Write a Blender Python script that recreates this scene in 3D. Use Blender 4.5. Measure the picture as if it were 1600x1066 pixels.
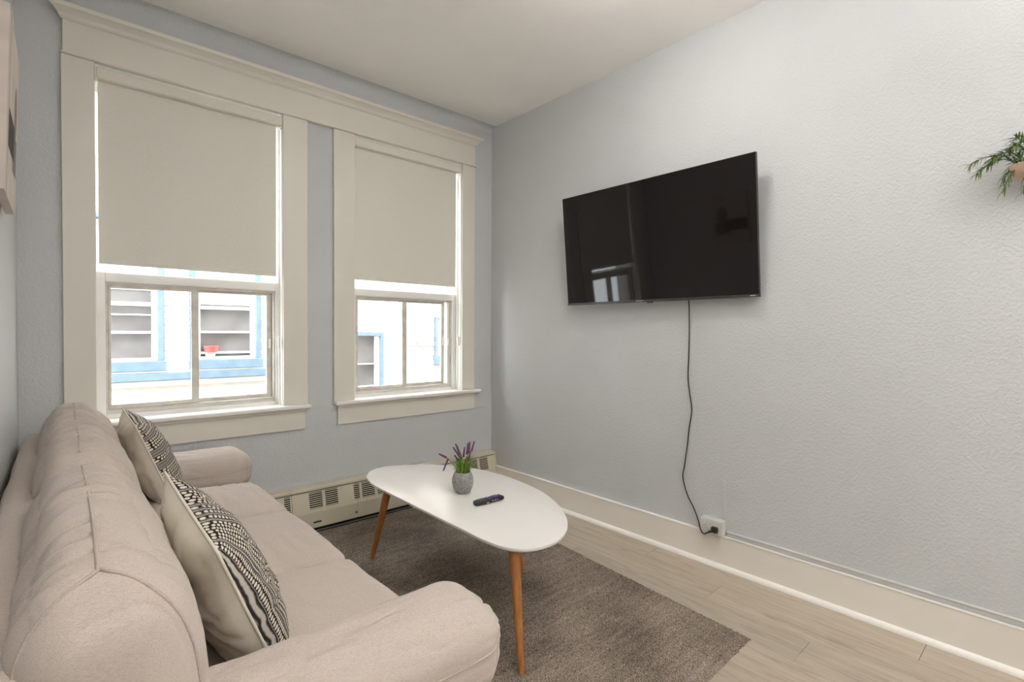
import bpy, bmesh, math, random
from mathutils import Vector, Matrix, noise, Euler

random.seed(7)
S = bpy.context.scene
for o in list(bpy.data.objects):
    bpy.data.objects.remove(o, do_unlink=True)
COL = S.collection
R = math.radians

# ------------------------------------------------------------------ camera, world, exposure
CAM_LOC = Vector((-2.632, -3.212, 1.25))
c_r = Vector((0.7466, -0.6653, 0.0050)); c_u = Vector((0.0075, 0.0160, 0.9998)); c_f = Vector((0.6652, 0.7464, -0.0169))
cd = bpy.data.cameras.new('camera'); cam = bpy.data.objects.new('camera', cd); COL.objects.link(cam)
cam.matrix_world = Matrix(((c_r.x, c_u.x, -c_f.x, CAM_LOC.x), (c_r.y, c_u.y, -c_f.y, CAM_LOC.y),
                           (c_r.z, c_u.z, -c_f.z, CAM_LOC.z), (0, 0, 0, 1)))
cd.sensor_width = 36.0; cd.lens = 791.92 / 1600 * 36; cd.clip_start = 0.02
S.camera = cam

W = bpy.data.worlds.new('overcast_sky'); S.world = W; W.use_nodes = True
bg = W.node_tree.nodes['Background']
bg.inputs['Color'].default_value = (0.94, 0.97, 1.0, 1); bg.inputs['Strength'].default_value = 11.0
LAMP_MAIN = 38.0      # emission of the glass domes of the two ceiling lamps
LAMP_REAR = 18.0
FILL_UPLIGHT = 900.0          # unseen uplight added behind the viewer to lift the ceiling
S.cycles.diffuse_bounces = 8; S.cycles.max_bounces = 14; S.cycles.transparent_max_bounces = 16
S.view_settings.view_transform = 'Standard'; S.view_settings.look = 'None'
S.view_settings.exposure = 0.13; S.view_settings.gamma = 1.0; S.view_settings.use_curve_mapping = False

# ------------------------------------------------------------------ materials
def lin(c):
    return tuple(((v / 255) / 12.92 if v / 255 <= 0.04045 else ((v / 255 + 0.055) / 1.055) ** 2.4) for v in c)

class NT:
    def __init__(s, name):
        s.m = bpy.data.materials.new(name); s.m.use_nodes = True
        s.t = s.m.node_tree; s.n = s.t.nodes; s.l = s.t.links
        s.b = s.n['Principled BSDF']; s.out = s.n['Material Output']
    def new(s, typ, **kw):
        nd = s.n.new(typ)
        for k, v in kw.items():
            if k.startswith('_'): setattr(nd, k[1:], v)
        return nd
    def link(s, a, b): s.l.new(a, b)
    def coord(s, kind='Object'):
        return s.new('ShaderNodeTexCoord').outputs[kind]
    def mapping(s, vec, scale=(1, 1, 1), loc=(0, 0, 0)):
        mp = s.new('ShaderNodeMapping'); mp.inputs['Scale'].default_value = scale; mp.inputs['Location'].default_value = loc
        s.link(vec, mp.inputs['Vector']); return mp.outputs[0]
    def noise(s, vec, scale, detail=2, rough=0.5, dist=0.0):
        nd = s.new('ShaderNodeTexNoise'); nd.inputs['Scale'].default_value = scale; nd.inputs['Detail'].default_value = detail
        nd.inputs['Roughness'].default_value = rough; nd.inputs['Distortion'].default_value = dist
        s.link(vec, nd.inputs['Vector']); return nd.outputs['Fac']
    def ramp(s, fac, stops):
        nd = s.new('ShaderNodeValToRGB'); e = nd.color_ramp.elements
        e[0].position = stops[0][0]; e[0].color = (*stops[0][1], 1)
        e[1].position = stops[-1][0]; e[1].color = (*stops[-1][1], 1)
        for p, c in stops[1:-1]:
            x = e.new(p); x.color = (*c, 1)
        s.link(fac, nd.inputs[0]); return nd.outputs[0]
    def math(s, op, a, b=None, c=None):
        nd = s.new('ShaderNodeMath'); nd.operation = op
        for i, v in enumerate((a, b, c)):
            if v is None: continue
            if isinstance(v, (int, float)): nd.inputs[i].default_value = v
            else: s.link(v, nd.inputs[i])
        return nd.outputs[0]
    def mix(s, fac, a, b, blend='MIX'):
        nd = s.new('ShaderNodeMix'); nd.data_type = 'RGBA'; nd.blend_type = blend
        for sock, v in ((nd.inputs[0], fac), (nd.inputs[6], a), (nd.inputs[7], b)):
            if isinstance(v, (int, float)): sock.default_value = v
            elif isinstance(v, tuple): sock.default_value = (*v, 1)
            else: s.link(v, sock)
        return nd.outputs[2]
    def bump(s, h, strength=0.3, dist=0.01):
        nd = s.new('ShaderNodeBump'); nd.inputs['Strength'].default_value = strength; nd.inputs['Distance'].default_value = dist
        s.link(h, nd.inputs['Height']); s.link(nd.outputs[0], s.b.inputs['Normal'])
    def base(s, c):
        if isinstance(c, tuple): s.b.inputs['Base Color'].default_value = (*c, 1)
        else: s.link(c, s.b.inputs['Base Color'])
    def set(s, rough=0.5, metal=0.0, spec=None):
        s.b.inputs['Roughness'].default_value = rough; s.b.inputs['Metallic'].default_value = metal
        if spec is not None: s.b.inputs['Specular IOR Level'].default_value = spec
        return s

def simple(name, c, rough=0.5, metal=0.0, var=0.06, vscale=6.0, bump=0.0, bscale=200.0, spec=None):
    t = NT(name); co = t.coord()
    f = t.noise(co, vscale, 3)
    lo = tuple(v * (1 - var) for v in c); hi = tuple(min(1, v * (1 + var)) for v in c)
    t.base(t.ramp(f, [(0.3, lo), (0.7, hi)])); t.set(rough, metal, spec)
    if bump: t.bump(t.noise(co, bscale, 2), bump, 0.002)
    return t.m

def wall_mat(name, c, strength=0.35, dist=0.0035, scale=62.0):
    t = NT(name); co = t.coord()
    f = t.noise(co, 1.6, 2)
    t.base(t.ramp(f, [(0.3, tuple(v * 0.975 for v in c)), (0.7, tuple(v * 1.02 for v in c))]))
    h = t.noise(co, scale, 3, 0.55, 0.4)
    h2 = t.ramp(h, [(0.40, (0, 0, 0)), (0.62, (1, 1, 1))])
    t.bump(h2, strength, dist); t.set(0.55, 0, 0.3)
    return t.m

M = {}
M['wall'] = wall_mat('wall_paint', (0.555, 0.567, 0.580), 0.32, 0.003, 85)
M['ceiling'] = wall_mat('ceiling_paint', (0.90, 0.885, 0.86), 0.12, 0.003, 30)
M['trim'] = simple('trim_paint', (0.70, 0.672, 0.60), 0.42, var=0.025, vscale=3, bump=0.08, bscale=60)
M['trim_white'] = simple('jamb_paint', (0.80, 0.785, 0.75), 0.4, var=0.03, bump=0.06, bscale=60)
M['skirting'] = simple('skirting_paint', (0.79, 0.755, 0.69), 0.4, var=0.03, vscale=2, bump=0.06, bscale=50)
M['shoe'] = simple('shoe_paint', (0.87, 0.85, 0.81), 0.38, var=0.02)
M['aluminium'] = simple('window_aluminium', (0.62, 0.59, 0.53), 0.5, 0.15, var=0.14, vscale=14, bump=0.1)
M['dark_gap'] = simple('dark_recess', (0.015, 0.012, 0.010), 0.9)
M['latch'] = simple('latch_plastic', (0.74, 0.71, 0.66), 0.45)
M['steel'] = simple('brushed_steel', (0.5, 0.5, 0.5), 0.35, 0.9)
M['black_plastic'] = simple('black_plastic', (0.018, 0.016, 0.015), 0.38, var=0.1)
M['bezel'] = simple('tv_bezel', (0.035, 0.033, 0.031), 0.35, var=0.1)
M['badge'] = simple('tv_badge', (0.6, 0.59, 0.57), 0.4)
M['cord'] = simple('cord_rubber', (0.012, 0.011, 0.010), 0.5)
M['outlet'] = simple('outlet_plastic', (0.60, 0.595, 0.575), 0.4, var=0.03)

t = NT('tv_glass'); t.base((0.008, 0.006, 0.0055)); t.set(0.04, 0, 0.36); M['tv_glass'] = t.m

# clear pane
t = NT('window_glass'); tr = t.new('ShaderNodeBsdfTransparent'); gl = t.new('ShaderNodeBsdfGlossy'); gl.inputs['Roughness'].default_value = 0.02
fr = t.new('ShaderNodeFresnel'); fr.inputs['IOR'].default_value = 1.25; mx = t.new('ShaderNodeMixShader')
tr.inputs['Color'].default_value = (0.94, 0.95, 0.95, 1)
geo = t.new('ShaderNodeNewGeometry'); t.link(t.math('MULTIPLY', fr.outputs[0], t.math('SUBTRACT', 1.0, geo.outputs['Backfacing'])), mx.inputs[0]); t.link(tr.outputs[0], mx.inputs[1]); t.link(gl.outputs[0], mx.inputs[2]); t.link(mx.outputs[0], t.out.inputs['Surface'])
M['glass'] = t.m

# roller blind cloth
t = NT('blind_cloth'); co = t.coord()
w = t.noise(t.mapping(co, (300, 300, 300)), 1, 2)
st = t.noise(co, 3.0, 4, 0.6)
t.base(t.mix(t.math('MULTIPLY', st, 0.25), t.ramp(w, [(0.3, (0.68, 0.668, 0.60)), (0.7, (0.77, 0.755, 0.685))]), (0.66, 0.635, 0.56)))
t.bump(w, 0.15, 0.002); t.set(0.85, 0, 0.2); M['blind'] = t.m

# sofa linen
def linen(name, c):
    t = NT(name); co = t.coord()
    a = t.noise(t.mapping(co, (140, 1100, 1100)), 1, 2)
    b = t.noise(t.mapping(co, (1100, 160, 900)), 1, 2)
    wv = t.math('ADD', t.math('MULTIPLY', a, 0.5), t.math('MULTIPLY', b, 0.5))
    big = t.noise(co, 5, 3)
    col = t.ramp(wv, [(0.36, tuple(v * 0.80 for v in c)), (0.5, c), (0.64, tuple(min(1, v * 1.16) for v in c))])
    t.base(t.mix(t.math('MULTIPLY', big, 0.22), col, tuple(v * 0.86 for v in c)))
    t.bump(wv, 0.35, 0.0025); t.set(0.92, 0, 0.15)
    t.b.inputs['Sheen Weight'].default_value = 0.15; t.b.inputs['Sheen Roughness'].default_value = 0.5
    return t.m
M['linen'] = linen('sofa_linen', (0.495, 0.430, 0.383))
M['piping'] = linen('sofa_piping', (0.46, 0.392, 0.35))
M['cream'] = simple('cream_cotton', (0.70, 0.655, 0.56), 0.85, var=0.05, vscale=10, bump=0.15, bscale=400, spec=0.2)
M['sofa_foot'] = simple('sofa_foot_wood', (0.05, 0.035, 0.025), 0.5)

# woven pillow front: rows of cream dashes on black, with plain grey and wavy rows
def woven(name, rows, cols, wave=0.0, seed=0.0, plain_from=0.72):
    t = NT(name); uv = t.new('ShaderNodeUVMap'); sp = t.new('ShaderNodeSeparateXYZ'); t.link(uv.outputs[0], sp.inputs[0])
    u, v = sp.outputs[0], sp.outputs[1]
    nz = t.noise(uv.outputs[0], 9, 2)
    vw = t.math('ADD', v, t.math('MULTIPLY', t.math('SUBTRACT', nz, 0.5), 0.02))
    vr = t.math('MULTIPLY', vw, rows)
    idx = t.math('FLOOR', vr); fr = t.math('FRACT', vr)
    wn = t.new('ShaderNodeTexWhiteNoise'); wn.noise_dimensions = '1D'; t.link(t.math('ADD', idx, seed), wn.inputs['W'])
    rnd = wn.outputs['Value']
    per = t.math('MULTIPLY', u, t.math('ADD', cols, t.math('MULTIPLY', t.math('FLOOR', t.math('MULTIPLY', rnd, 3)), cols * 0.35)))
    wob = t.math('ADD', per, t.math('MULTIPLY', rnd, 1.0))
    du = t.math('ABSOLUTE', t.math('SUBTRACT', t.math('FRACT', wob), 0.5))
    dv = t.math('ABSOLUTE', t.math('SUBTRACT', fr, 0.5))
    # a stitch is an oval blob
    e = t.math('ADD', t.math('POWER', t.math('MULTIPLY', du, 2.55), 2), t.math('POWER', t.math('MULTIPLY', dv, 2.25), 2))
    blob = t.ramp(e, [(0.72, (1, 1, 1)), (1.0, (0, 0, 0))])
    # plain wavy grey rows
    wv = t.math('MULTIPLY', t.math('SINE', t.math('MULTIPLY', u, 46)), wave)
    g = t.math('ABSOLUTE', t.math('SUBTRACT', t.math('ADD', fr, wv), 0.5))
    gline = t.ramp(g, [(0.10, (0.50, 0.47, 0.42)), (0.2, (0.03, 0.026, 0.026)), (0.34, (0.03, 0.026, 0.026)), (0.42, (0.36, 0.33, 0.30))])
    cream = (0.69, 0.635, 0.53); ink = (0.022, 0.019, 0.020)
    dash = t.mix(blob, ink, cream)
    plain = t.math('GREATER_THAN', rnd, plain_from)
    t.base(t.mix(plain, dash, gline))
    t.bump(blob, 0.8, 0.006); t.set(0.9, 0, 0.15)
    return t.m
M['woven_a'] = woven('woven_rows_upright', 30, 48, 0.055, 3.0)
M['woven_b'] = woven('woven_rows_level', 38, 34, 0.0, 11.0, 0.50)

# rug
t = NT('rug_pile'); co = t.coord()
f1 = t.noise(co, 260, 2, 0.7); f2 = t.noise(t.mapping(co, (1.5, 14, 1)), 3, 3); f3 = t.noise(co, 3.2, 3)
v = t.math('ADD', t.math('MULTIPLY', f1, 0.72), t.math('ADD', t.math('MULTIPLY', f2, 0.10), t.math('MULTIPLY', f3, 0.18)))
t.base(t.ramp(v, [(0.38, (0.055, 0.042, 0.032)), (0.5, (0.212, 0.172, 0.138)), (0.62, (0.46, 0.385, 0.32))]))
t.set(0.95, 0, 0.1); t.bump(f1, 0.6, 0.006); M['rug'] = t.m

# oak-look planks
t = NT('plank_oak'); co = t.coord(); oi = t.new('ShaderNodeObjectInfo')
off = t.new('ShaderNodeVectorMath'); off.operation = 'SCALE'; off.inputs[0].default_value = (31, 17, 0); t.link(oi.outputs['Random'], off.inputs['Scale'])
add = t.new('ShaderNodeVectorMath'); add.operation = 'ADD'; t.link(co, add.inputs[0]); t.link(off.outputs[0], add.inputs[1])
gv = t.mapping(add.outputs[0], (34, 2.6, 34)); g1 = t.noise(gv, 1.0, 6, 0.65, 1.2)
g2 = t.noise(t.mapping(add.outputs[0], (150, 5, 150)), 1, 3)
kn = t.noise(t.mapping(add.outputs[0], (9, 3.0, 9)), 1, 2, 0.4)
col = t.ramp(g1, [(0.28, (0.27, 0.220, 0.168)), (0.44, (0.40, 0.342, 0.275)), (0.60, (0.45, 0.392, 0.322)), (0.75, (0.50, 0.442, 0.372))])
col = t.mix(t.ramp(g2, [(0.45, (0, 0, 0)), (0.62, (0.30, 0.30, 0.30))]), col, (0.36, 0.30, 0.24))
col = t.mix(t.ramp(kn, [(0.66, (0, 0, 0)), (0.78, (0.6, 0.6, 0.6))]), col, (0.22, 0.175, 0.135))
tone = t.mix(oi.outputs['Random'], (0.90, 0.90, 0.90), (1.05, 1.04, 1.02))
t.base(t.mix(1.0, col, tone, 'MULTIPLY')); t.set(0.42, 0, 0.4); t.bump(g2, 0.08, 0.002); M['plank'] = t.m
M['floor_base'] = simple('floor_joint', (0.10, 0.08, 0.06), 0.8)

M['table_white'] = simple('table_lacquer', (0.755, 0.745, 0.725), 0.24, var=0.012, vscale=3)
M['table_edge'] = simple('table_edge', (0.62, 0.60, 0.565), 0.4, var=0.02)
t = NT('oak_leg'); co = t.coord(); g = t.noise(t.mapping(co, (60, 60, 4)), 1, 4, 0.6)
t.base(t.ramp(g, [(0.3, (0.25, 0.088, 0.022)), (0.6, (0.44, 0.185, 0.055)), (0.8, (0.50, 0.23, 0.08))])); t.set(0.4); M['oak'] = t.m
t = NT('cement'); co = t.coord(); g = t.noise(co, 90, 4, 0.65)
t.base(t.ramp(g, [(0.3, (0.17, 0.17, 0.165)), (0.55, (0.29, 0.29, 0.28)), (0.72, (0.40, 0.40, 0.39))])); t.set(0.85); t.bump(g, 0.4, 0.003); M['cement'] = t.m
M['soil'] = simple('moss_soil', (0.03, 0.045, 0.012), 0.95, bump=0.4)
M['grass'] = simple('grass_blade', (0.165, 0.30, 0.035), 0.5, var=0.5, vscale=60)
M['stem'] = simple('flower_stem', (0.20, 0.23, 0.07), 0.6)
M['lavender'] = simple('lavender_bloom', (0.20, 0.075, 0.175), 0.75, var=0.55, vscale=160)
M['rosemary'] = simple('trailing_leaf', (0.075, 0.14, 0.028), 0.5, var=0.5, vscale=40)
M['rosemary_stem'] = simple('trailing_stem', (0.10, 0.12, 0.04), 0.6)
M['blush'] = simple('blush_pot', (0.56, 0.39, 0.28), 0.55)
M['purple'] = simple('purple_rubber', (0.10, 0.055, 0.40), 0.5)
M['grey_btn'] = simple('grey_button', (0.11, 0.105, 0.10), 0.5)
M['heater'] = simple('heater_enamel', (0.585, 0.545, 0.425), 0.42, var=0.06, vscale=5, bump=0.05)
M['heater_band'] = simple('heater_back_paint', (0.50, 0.505, 0.505), 0.5)
M['canvas_side'] = simple('canvas_edge', (0.55, 0.50, 0.46), 0.8)
# printed abstract canvas (flat print)
t = NT('canvas_print'); uv = t.new('ShaderNodeUVMap'); sp = t.new('ShaderNodeSeparateXYZ'); t.link(uv.outputs[0], sp.inputs[0])
u, v = sp.outputs[0], sp.outputs[1]
def band(a, lo, hi): return t.math('MULTIPLY', t.math('GREATER_THAN', a, lo), t.math('LESS_THAN', a, hi))
nz = t.noise(uv.outputs[0], 5, 3)
base_c = t.ramp(nz, [(0.3, (0.49, 0.43, 0.385)), (0.7, (0.60, 0.535, 0.485))])
blk = t.math('MULTIPLY', band(u, 0.20, 0.72), band(v, 0.28, 0.50))
ell = t.math('ADD', t.math('POWER', t.math('MULTIPLY', t.math('SUBTRACT', u, 0.78), 3.2), 2), t.math('POWER', t.math('MULTIPLY', t.math('SUBTRACT', v, 0.60), 2.4), 2))
blk2 = t.math('LESS_THAN', ell, 0.16)
line = t.math('MULTIPLY', band(u, 0.155, 0.175), band(v, 0.0, 1.0))
grey = t.math('MULTIPLY', band(u, 0.62, 0.95), band(v, 0.22, 0.46))
col = t.mix(grey, base_c, (0.16, 0.15, 0.14)); col = t.mix(blk2, col, (0.20, 0.16, 0.14)); col = t.mix(blk, col, (0.03, 0.026, 0.024)); col = t.mix(line, col, (0.02, 0.018, 0.016))
t.base(col); t.set(0.75); M['canvas'] = t.m

# outdoors
M['brick'] = simple('painted_brick', (0.80, 0.775, 0.73), 0.8, var=0.06, vscale=4, bump=0.3, bscale=60)
M['mortar'] = simple('painted_mortar', (0.50, 0.46, 0.42), 0.9, var=0.08, bump=0.3, bscale=40)
M['bare_brick'] = simple('flaked_brick', (0.46, 0.37, 0.31), 0.85, var=0.25, vscale=30, bump=0.3, bscale=60)
M['blue'] = simple('blue_paint', (0.150, 0.222, 0.290), 0.55, var=0.12, vscale=10)
M['ext_white'] = simple('exterior_white', (0.80, 0.80, 0.79), 0.5)
M['ext_pane'] = simple('dusty_pane', (0.165, 0.158, 0.153), 0.3, var=0.25, vscale=3)
M['ext_blind'] = simple('pale_curtain', (0.62, 0.60, 0.58), 0.8)
M['red'] = simple('red_plastic', (0.40, 0.085, 0.08), 0.5)
M['beige_stone'] = simple('peeling_stone', (0.70, 0.60, 0.50), 0.85, var=0.15, vscale=12, bump=0.3, bscale=30)
M['asphalt'] = simple('alley_asphalt', (0.20, 0.195, 0.19), 0.9, bump=0.3)
t = NT('lamp_dome'); em = t.new('ShaderNodeEmission'); em.inputs['Color'].default_value = (1.0, 0.955, 0.90, 1); em.inputs['Strength'].default_value = LAMP_MAIN
t.link(em.outputs[0], t.out.inputs['Surface']); M['dome'] = t.m
t = NT('lamp_dome_rear'); em = t.new('ShaderNodeEmission'); em.inputs['Color'].default_value = (1.0, 0.955, 0.90, 1); em.inputs['Strength'].default_value = LAMP_REAR
t.link(em.outputs[0], t.out.inputs['Surface']); M['dome_rear'] = t.m
t = NT('uplight_glow'); em = t.new('ShaderNodeEmission'); em.inputs['Color'].default_value = (1.0, 0.965, 0.925, 1); em.inputs['Strength'].default_value = FILL_UPLIGHT
t.link(em.outputs[0], t.out.inputs['Surface']); M['fill_uplight'] = t.m
M['lamp_metal'] = simple('lamp_metal', (0.6, 0.58, 0.55), 0.35, 0.7)

# ------------------------------------------------------------------ mesh helpers
def tag(o, label=None, cat=None, group=None, kind=None):
    if label: o['label'] = label
    if cat: o['category'] = cat
    if group: o['group'] = group
    if kind: o['kind'] = kind
    return o

def empty(name, loc, rot=(0, 0, 0)):
    o = bpy.data.objects.new(name, None); o.empty_display_size = 0.1
    o.location = loc; o.rotation_euler = rot; COL.objects.link(o); return o

def root_of(o):
    while o.parent: o = o.parent
    return o

class MB:
    """collects shapes in one bmesh"""
    def __init__(s): s.bm = bmesh.new(); s.uv = None
    def box(s, x0, x1, y0, y1, z0, z1, bevel=0.0, seg=2, mat=None):
        g = bmesh.ops.create_cube(s.bm, size=1.0); vs = g['verts']
        for v in vs:
            v.co = Vector(((x0 + x1) / 2 + v.co.x * abs(x1 - x0), (y0 + y1) / 2 + v.co.y * abs(y1 - y0), (z0 + z1) / 2 + v.co.z * abs(z1 - z0)))
        if bevel:
            es = list({e for v in vs for e in v.link_edges})
            r = bmesh.ops.bevel(s.bm, geom=es, offset=bevel, segments=seg, affect='EDGES', profile=0.5)
            vs = list({v for f in r['faces'] for v in f.verts} | {v for v in vs if v.is_valid})
        if mat is not None: bmesh.ops.transform(s.bm, matrix=mat, verts=[v for v in vs if v.is_valid])
        return s
    def prism(s, pts, axis, a, b):
        """extrude 2D polygon: axis 'x' pts are (y,z); 'y' (x,z); 'z' (x,y)"""
        def P(p, t): return {'x': (t, p[0], p[1]), 'y': (p[0], t, p[1]), 'z': (p[0], p[1], t)}[axis]
        A = [s.bm.verts.new(P(p, a)) for p in pts]; B = [s.bm.verts.new(P(p, b)) for p in pts]
        n = len(pts)
        s.bm.faces.new(A); s.bm.faces.new(B[::-1])
        for i in range(n): s.bm.faces.new((A[i], A[(i + 1) % n], B[(i + 1) % n], B[i]))
        return s
    def lathe(s, prof, c=(0, 0, 0), n=32, ax=None):
        rings = []
        for r, z in prof:
            if r < 1e-6: rings.append([s.bm.verts.new((c[0], c[1], c[2] + z))])
            else: rings.append([s.bm.verts.new((c[0] + r * math.cos(2 * math.pi * k / n), c[1] + r * math.sin(2 * math.pi * k / n), c[2] + z)) for k in range(n)])
        for A, B in zip(rings, rings[1:]):
            for k in range(n):
                a, b = A[k % len(A)], A[(k + 1) % len(A)]; c2, d = B[(k + 1) % len(B)], B[k % len(B)]
                f = []
                for q in (a, b, c2, d):
                    if q not in f: f.append(q)
                if len(f) > 2: s.bm.faces.new(f)
        return s
    def tube(s, pts, rad, n=8, cap=True):
        pts = [Vector(p) for p in pts]; m = len(pts)
        rads = rad if isinstance(rad, (list, tuple)) else [rad] * m
        d0 = (pts[1] - pts[0]).normalized(); up = Vector((0, 0, 1)) if abs(d0.z) < 0.9 else Vector((1, 0, 0))
        nrm = d0.cross(up).normalized(); rings = []
        for i, p in enumerate(pts):
            d = (pts[min(i + 1, m - 1)] - pts[max(i - 1, 0)]).normalized()
            nrm = (nrm - d * nrm.dot(d)).normalized(); bn = d.cross(nrm)
            rings.append([s.bm.verts.new(p + (nrm * math.cos(2 * math.pi * k / n) + bn * math.sin(2 * math.pi * k / n)) * rads[i]) for k in range(n)])
        for A, B in zip(rings, rings[1:]):
            for k in range(n): s.bm.faces.new((A[k], A[(k + 1) % n], B[(k + 1) % n], B[k]))
        if cap: s.bm.faces.new(rings[0][::-1]); s.bm.faces.new(rings[-1])
        return s
    def build(s, name, mat, parent=None, world=True, smooth=False, angle=None):
        bmesh.ops.recalc_face_normals(s.bm, faces=s.bm.faces)
        me = bpy.data.meshes.new(name); s.bm.to_mesh(me); s.bm.free()
        me.materials.append(mat)
        if smooth:
            for p in me.polygons: p.use_smooth = True
            if angle: 
                try: me.set_sharp_from_angle(angle=R(angle))
                except Exception: pass
        o = bpy.data.objects.new(name, me); COL.objects.link(o)
        if parent:
            o.parent = parent
            if world:
                rt = root_of(parent); me.transform(rt_matrix(rt).inverted())
        return o

def rt_matrix(rt):
    return Matrix.Translation(rt.location) @ rt.rotation_euler.to_matrix().to_4x4()

def bez(pts, k=12):
    """Catmull-Rom through pts"""
    P = [Vector(p) for p in pts]; P = [2 * P[0] - P[1]] + P + [2 * P[-1] - P[-2]]; out = []
    for i in range(1, len(P) - 2):
        for j in range(k):
            t_ = j / k; a, b, c, d = P[i - 1], P[i], P[i + 1], P[i + 2]
            out.append(0.5 * ((2 * b) + (c - a) * t_ + (2 * a - 5 * b + 4 * c - d) * t_ ** 2 + (3 * b - a - 3 * c + d) * t_ ** 3))
    out.append(P[-2]); return out

def struct(name, mb, mat, parent=None, **kw):
    o = mb.build(name, mat, parent, **kw)
    if not parent: o['kind'] = 'structure'
    return o

# ------------------------------------------------------------------ room shell
XL, YB, ZC = -2.777, -5.6, 2.908
fl = struct('floor', MB().box(XL - .2, .2, YB - .2, .28, -.12, -.009), M['floor_base'])
struct('ceiling', MB().box(XL - .2, .2, YB - .2, .28, ZC, ZC + .12), M['ceiling'])
struct('wall_left', MB().box(XL - .2, XL, YB - .2, .28, -.009, ZC), M['wall'])
struct('wall_right', MB().box(0, .2, YB - .2, .28, -.009, ZC), M['wall'])
struct('wall_back', MB().box(XL, 0, YB - .2, YB, -.009, ZC), M['wall'])
# window wall with two openings
OP = [(-2.502, -1.627), (-1.181, -.302)]; OZ0, OZ1 = .775, 2.585
wb = MB()
wb.box(XL, 0, -.007, .28, -.009, OZ0)              # lower wall, slightly proud: the thin ledge line between the windows
wb.box(XL, 0, 0, .28, OZ1, ZC)
for a, b in ((XL, OP[0][0]), (OP[0][1], OP[1][0]), (OP[1][1], 0)): wb.box(a, b, 0, .28, OZ0, OZ1)
struct('wall_window', wb, M['wall'])
# cove between ceiling and window wall
cv = [(0, ZC), (0, ZC - .05)] + [(-.05 + .05 * math.cos(a), ZC - .05 + .05 * math.sin(a)) for a in (R(15), R(30), R(45), R(60), R(75))] + [(-.05, ZC)]
struct('trim_1', MB().prism(cv, 'x', XL, 0), M['wall'], smooth=True, angle=50)

# floor planks, running along the right wall
PW, PL = .184, 1.22
cache = {}
x = -.002; row = 0
while x > XL + .02:
    w_ = min(PW, x - XL - .002); y = -.002 + .0; first = PL * ((row * .37 + .21) % 1.0) + .12
    L_ = first
    while y > YB + .05:
        l_ = min(L_, y - YB - .002)
        key = (round(w_, 3), round(l_, 3))
        if key not in cache:
            cache[key] = MB().box(-w_ + .0012, 0, -l_ + .0012, 0, -.009, 0, .0012, 1)
            o = cache[key].build('plank', M['plank'], fl, world=False); cache[key] = o.data
        else:
            o = bpy.data.objects.new('plank', cache[key]); COL.objects.link(o); o.parent = fl
        o.location = (x, y, 0); y -= L_; L_ = PL
    x -= PW; row += 1

# right-wall baseboard with cap and shoe moulding
bb = struct('baseboard_right', MB().box(-.019, -.0005, YB, -.075, 0.0, .170, .003), M['skirting'])
MB().box(-.022, -.0005, YB, -.075, .170, .178, .002).build('cap_moulding', M['shoe'], bb)
q = [(-.019, 0.0005)] + [(-.019 - .017 * math.cos(a), .0005 + .024 * math.sin(a)) for a in [R(k * 15) for k in range(7)]]
MB().prism(q, 'y', YB, -.09).build('shoe_moulding', M['shoe'], bb, smooth=True, angle=40)
struct('baseboard_left', MB().box(XL + .0005, XL + .018, YB, -.1, 0.0, .17, .003), M['skirting'])
# painted raceway on top of the baseboard, from the outlet towards the viewer
t2 = struct('trim_3', MB().box(-.016, -.0005, YB, -1.985, .178, .200, .004), M['wall'])
MB().box(-.019, -.001, YB, -1.985, .1995, .205, .002).build('raceway_lip', M['outlet'], t2)
# thin conduit rising from the outlet
struct('trim_4', MB().box(-.006, -.0005, -1.970, -1.958, .262, .47, .002), M['wall'])

# head trim across both windows
hd = struct('trim_2', MB().box(-2.615, -.185, -.022, -.0005, 2.560, 2.715, .002), M['trim'])
cor = [(-.001, 2.708), (-.026, 2.708), (-.034, 2.716), (-.040, 2.730), (-.056, 2.744), (-.070, 2.750), (-.074, 2.766), (-.001, 2.766)]
mb = MB(); rings = []
def corn(e): return [(-2.615 - e, -.185 + e)]
for yy, zz in cor:
    e = max(0, -yy - .022); rings.append((e, yy, zz))
A = [mb.bm.verts.new((-2.615 - e, yy, zz)) for e, yy, zz in rings]; B = [mb.bm.verts.new((-.185 + e, yy, zz)) for e, yy, zz in rings]
mb.bm.faces.new(A); mb.bm.faces.new(B[::-1])
for i in range(len(A)):
    j = (i + 1) % len(A); mb.bm.faces.new((A[i], A[j], B[j], B[i]))
mb.build('cornice', M['trim'], hd)
MB().box(-2.623, -.172, -.031, -.0005, 2.548, 2.560, .005, 3).build('bead', M['trim'], hd)

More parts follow.
